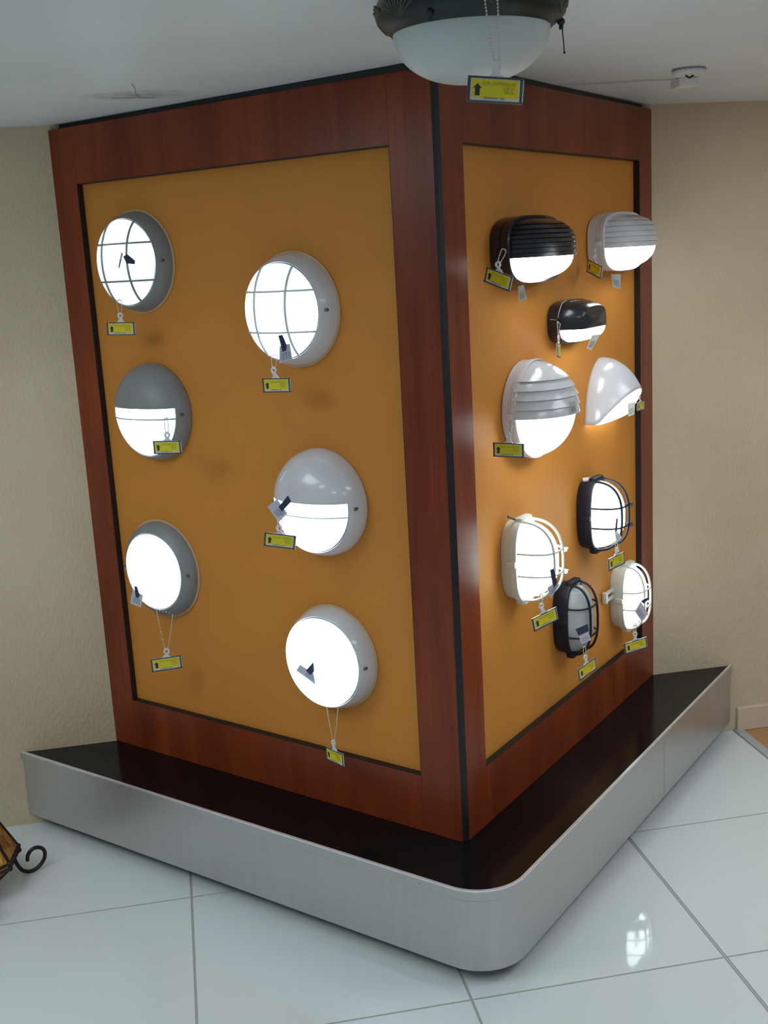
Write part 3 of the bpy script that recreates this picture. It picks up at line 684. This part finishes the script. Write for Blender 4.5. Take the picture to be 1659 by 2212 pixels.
for k, (q, st, label) in STK.items():
    c = sum((Vector(p) for p in q), Vector()) / len(q)
    t = empty('barcode_label', c, 0, label, 'label', 'paper barcode labels on the lamps')
    n_ = (Vector(q[1]) - Vector(q[0])).cross(Vector(q[3]) - Vector(q[0])).normalized() * .0006
    def sheet(bm, pts, off=0, mi=0):
        P_ = [Vector(p) for p in pts]; o_ = Vector((0, 0, 0)); cam_side = Vector((-.04, -3.3, 1.6)) - c
        nn = n_ if n_.dot(cam_side) > 0 else -n_
        a0 = [bm.verts.new(p + nn * (1 + off)) for p in P_]; a1 = [bm.verts.new(p - nn * (1 - off)) for p in P_]
        f = [bm.faces.new(a0), bm.faces.new(a1[::-1])] + [bm.faces.new((a0[i], a0[(i + 1) % len(P_)], a1[(i + 1) % len(P_)], a1[i])) for i in range(len(P_))]
        for x in f: x.material_index = mi
    b = B(); sheet(b, q); obj('paper', b, 'sticker' if k not in ('C1', 'C2', 'C3', 'C4', 'C5') else 'paper', t, smooth=False, world=True)
    b = B(); V = [Vector(p) for p in q]      # printed bars
    for i in range(6):
        s0, s1 = .16 + i * .12, .16 + i * .12 + (.07 if i % 2 else .035)
        f = lambda s, r_: V[0].lerp(V[1], s).lerp(V[3].lerp(V[2], s), r_)
        sheet(b, [f(s0, .42), f(s1, .42), f(s1, .88), f(s0, .88)], .45)
    obj('barcode', b, 'bars', t, smooth=False, world=True)
    if st:
        b = B(); sheet(b, st, .5); obj('strap', b, 'strap', t, smooth=False, world=True, label='dark navy strap')

# ------------------------------------------------------------------ ceiling lamp
CL = Vector((.4472, -1.5325, H))
t = empty('ceiling_lamp', CL, 0, 'unlit opal bowl ceiling lamp with dark carved bronze rim at top centre', 'ceiling lamp')
def lathe(bm, prof, seg=96, mi=0, mod=None):
    rings = []
    for r, z in prof:
        if r < 1e-6: rings.append([bm.verts.new((0, 0, z))])
        else: rings.append([bm.verts.new(((r + (mod(i, r, z) if mod else 0)) * math.cos(2 * PI * i / seg), (r + (mod(i, r, z) if mod else 0)) * math.sin(2 * PI * i / seg), z)) for i in range(seg)])
    for P_, Q in zip(rings, rings[1:]):
        for i in range(seg):
            j = (i + 1) % seg
            f = bm.faces.new((P_[i], P_[j], Q[0])) if len(Q) == 1 else (bm.faces.new((P_[0], Q[j], Q[i])) if len(P_) == 1 else bm.faces.new((P_[i], P_[j], Q[j], Q[i])))
            f.material_index = mi
b = B(); lathe(b, [(.05, -.001), (.118, -.001), (.132, -.006), (.142, -.020), (.1455, -.034), (.143, -.047), (.136, -.056), (.128, -.060), (.1215, -.066), (.117, -.064), (.115, -.05)], 144); obj('rim', b, 'bronze', t)
b = B(); lathe(b, [(.1185, -.058), (.120, -.066)] + [(.1195 * math.cos(PI / 2 * i / 16) ** .88 if i < 16 else 0, -.066 - .074 * math.sin(PI / 2 * i / 16)) for i in range(17)], 96); obj('glass_bowl', b, 'opal', t)
for k in range(6):    # shell fans carved on the rim
    a0 = math.radians(-152 + 60 * k); b = B()
    for i in range(9):
        f = (i - 4) / 4; aa = a0 + f * .26
        p0 = Vector((.1385 * math.cos(a0), .1385 * math.sin(a0), -.0545)); rr = .1475 - .003 * abs(f); z1 = -.020 - .012 * f * f
        p1 = Vector((rr * math.cos(aa), rr * math.sin(aa), z1)); m_ = (p0 + p1) / 2; m_ = m_ + Vector((math.cos(aa), math.sin(aa), 0)) * .004
        tube(b, [p0, m_, p1], [.0010, .0022, .0032], 6)
    obj('shell_ornament', b, 'bronzeo', t)
    a1 = a0 + math.radians(30); b = B()
    for i in range(7):
        s_ = (i - 3) / 3; aa = a1 + s_ * .13; tube(b, [(.1462 * math.cos(aa), .1462 * math.sin(aa), -.030 + .004 * math.cos(s_ * 4)), (.1455 * math.cos(aa + .035), .1455 * math.sin(aa + .035), -.036 - .003 * s_)], [.0026, .0008], 6)
    obj('leaf_ornament', b, 'gold', t)
for k in range(3):
    aa = math.radians(-10 + 120 * k); b = B(); ball(b, (.137 * math.cos(aa), .137 * math.sin(aa), -.058), .006); tube(b, [(.137 * math.cos(aa), .137 * math.sin(aa), -.055), (.137 * math.cos(aa), .137 * math.sin(aa), -.069)], .0035, 8); obj('thumb_screw', b, 'bronze', t)
b = B(); pts = [(.1375, -.020, -.058), (.138, -.021, -.075), (.1395, -.021, -.090), (.140, -.021, -.102)]
tube(b, pts, .0009, 6); ball(b, pts[-1], .0018); obj('loose_wire', b, 'iron', t)

# ceiling rose, junction box, cord
t = empty('ceiling_hook_plate', (1.2097, -.656, H), 0, 'small white round ceiling plate near the right wall', 'ceiling plate')
b = B(); lathe(b, [(0, -.001), (.036, -.001), (.0385, -.004), (.0385, -.011), (.036, -.014), (0, -.014)], 48); obj('plate', b, 'fixture', t)
b = B(); tube(b, [(-.008, 0, -.0145), (.002, .002, -.020), (.012, 0, -.0145)], .0022, 8); obj('hook', b, 'iron', t)
b = B(); tube(b, [(.0388 * math.cos(a_), .0388 * math.sin(a_), -.004) for a_ in (2 * PI * i / 40 for i in range(40))], .0011, 6, closed=True); obj('rim_line', b, 'crack', t)
t = empty('junction_box', (1.2715, -.50, H), 0, 'white square junction box on the ceiling behind the round plate', 'junction box')
b = B(); box(b, -.026, .026, -.026, .026, -.022, -.0005, bev=.003); obj('box', b, 'fixture', t)
b = B(); pts = [(1.247, -.515, H - .004), (1.15, -.50, H - .003), (1.07, -.475, H - .003), (1.0, -.47, H - .003), (.955, -.475, H - .003)]
tube(b, pts, .0016, 8); obj('ceiling_cord', b, 'cordm', t, world=True)
# cobweb strands on the ceiling by the left of the stand
b = B()
for pts in ([(-.0776, -.68, H - .001), (-.072, -.60, H - .001), (-.074, -.54, H - .001), (-.066, -.475, H - .001), (-.052, -.462, H - .001), (-.03, -.465, H - .001)], [(-.13, -.47, H - .001), (-.09, -.474, H - .001), (-.066, -.472, H - .001)]):
    tube(b, pts, .0007, 5)
o = obj('cobweb_strands', b, 'crack'); setp(o, 'grey cobweb strands on the ceiling above the left of the display stand', 'cobweb')
o['kind'] = 'stuff'

# ------------------------------------------------------------------ stained glass lantern at the left edge
LC = Vector((-.706, -.360, 0))
t = empty('stained_glass_lantern', LC, 0, 'amber stained glass lantern with iron scroll feet at the left edge of the floor', 'lantern')
def ring_pts(r, z, n=8, ph=.28): return [Vector((r * math.cos(2 * PI * i / n + ph), r * math.sin(2 * PI * i / n + ph), z)) for i in range(n)]
prof = [(.092, .050), (.128, .084), (.128, .097), (.082, .188), (.045, .250)]
lev = [ring_pts(r, z) for r, z in prof]
b = B(); vs = [[b.verts.new(p) for p in q] for q in lev]
for P_, Q in zip(vs, vs[1:]):
    for i in range(8): b.faces.new((P_[i], P_[(i + 1) % 8], Q[(i + 1) % 8], Q[i]))
b.faces.new(vs[0]); b.faces.new(vs[-1])
obj('glass_body', b, 'amber', t, smooth=False, label='amber streaked glass panels')
b = B()
for q in lev: tube(b, [p * 1.0 for p in q], .0042, 6, closed=True)
for i in range(8):
    tube(b, [q[i] for q in lev], .0042, 6)
    ball(b, lev[1][i], .0075); ball(b, lev[2][i], .007)
obj('frame', b, 'iron', t)
b = B(); lathe(b, [(.052, .25), (.045, .27), (.02, .285), (.012, .31), (.018, .325), (0, .34)], 24); obj('finial', b, 'iron', t)
for k in range(4):
    aa = math.radians(22 + 90 * k); dx = Vector((math.cos(aa), math.sin(aa), 0)); R0 = .113
    # scroll in the plane (dx, z): down from the body, round and back up in a loop
    pp = [(R0, .070), (R0 + .003, .052), (R0 + .010, .030), (R0 + .022, .0125), (R0 + .040, .005), (R0 + .060, .009), (R0 + .078, .024), (R0 + .085, .043), (R0 + .080, .060), (R0 + .064, .069), (R0 + .048, .065), (R0 + .038, .052), (R0 + .036, .038)]
    # smooth with catmull-rom
    P2 = []
    for i in range(len(pp) - 1):
        p0, p1, p2, p3 = (Vector((*pp[max(0, min(len(pp) - 1, j))], 0)) for j in (i - 1, i, i + 1, i + 2))
        for s_ in (0, .25, .5, .75):
            P2.append(.5 * ((2 * p1) + (p2 - p0) * s_ + (2 * p0 - 5 * p1 + 4 * p2 - p3) * s_ ** 2 + (3 * p1 - p0 - 3 * p2 + p3) * s_ ** 3))
    P2.append(Vector((*pp[-1], 0)))
    b = B(); tube(b, [dx * (.113 + (p.x - .113) * 1.0) + Z * (p.y) for p in P2], .0054, 8); obj('scroll_foot', b, 'iron', t)

# ------------------------------------------------------------------ lights
def area(name, loc, sx, sy, power, col=(.88, .96, 1), rot=(0, 0, 0)):
    l = bpy.data.lights.new(name, 'AREA'); l.shape = 'RECTANGLE'; l.size = sx; l.size_y = sy; l.energy = power; l.color = col
    o = bpy.data.objects.new(name, l); C.objects.link(o); o.location = loc; o.rotation_euler = rot; return o
for i, (x, y) in enumerate(((-1.3, -3.4), (1.6, -3.4), (-1.3, -5.6), (1.6, -5.6))):
    t = empty('fluorescent_fitting', (x, y, 2.9), 0, 'fluorescent ceiling fitting of the shop', 'ceiling light', 'fluorescent fittings of the shop')
    b = B(); box(b, -.62, .62, -.10, .10, -.05, -.001); obj('tray', b, 'fixture', t, smooth=False)
    for s in (-1, 1):
        b = B(); tube(b, [(-.58, s * .05, -.066), (.58, s * .05, -.066)], .014, 12); obj('tube', b, 'tube', t)
    area('fluorescent_light', (x, y, 2.80), 1.2, .2, 4.5)

for i, (x, y) in enumerate(((-1.45, -1.25), (2.25, -1.25), (-1.2, -2.15), (1.3, -2.15))):  # added panels out of view, placed for highlights and floor shadows
    t = empty('added_ceiling_panel', (x, y, H), 0, 'added unseen light panel under the low ceiling', 'ceiling light', 'added light panels under the low ceiling')
    hx, hy = ((.6, .4), (.6, .4), (.32, .16), (.32, .16))[i]
    b = B(); box(b, -hx, hx, -hy, hy, -.010, -.0005); obj('panel_frame', b, 'fixture', t, smooth=False)
    b = B(); box(b, -hx + .02, hx - .02, -hy + .02, hy - .02, -.0115, -.0095); obj('diffuser', b, 'panelglow', t, smooth=False)
    area('added_panel_light', (x, y, H - .02), (1.16, 1.16, .6, .6)[i], (.76, .76, .28, .28)[i], (5.5, 5.5, 1.8, 1.8)[i])
w = bpy.data.worlds.new('World'); bpy.context.scene.world = w; w.use_nodes = True
bg = w.node_tree.nodes['Background']; bg.inputs['Color'].default_value = (.80, .93, 1.0, 1); bg.inputs['Strength'].default_value = .17

# ------------------------------------------------------------------ camera
cd = bpy.data.cameras.new('camera'); cam = bpy.data.objects.new('camera', cd); C.objects.link(cam)
r_ = Vector((.981683, -.182604, -.054357)); u_ = Vector((.091954, .204231, .974594)); f_ = Vector((.166863, .961741, -.217281))
m = Matrix((r_, u_, -f_)).transposed().to_4x4(); m.translation = Vector((-.04196, -3.33798, 1.61289)); cam.matrix_world = m
cd.sensor_fit = 'HORIZONTAL'; cd.sensor_width = 36; cd.lens = 2480.25 * 36 / 1659; cd.clip_start = .05
bpy.context.scene.camera = cam
sc = bpy.context.scene
sc.view_settings.view_transform = 'Standard'; sc.view_settings.look = 'None'; sc.view_settings.gamma = 1; sc.view_settings.use_curve_mapping = False
sc.view_settings.exposure = .46
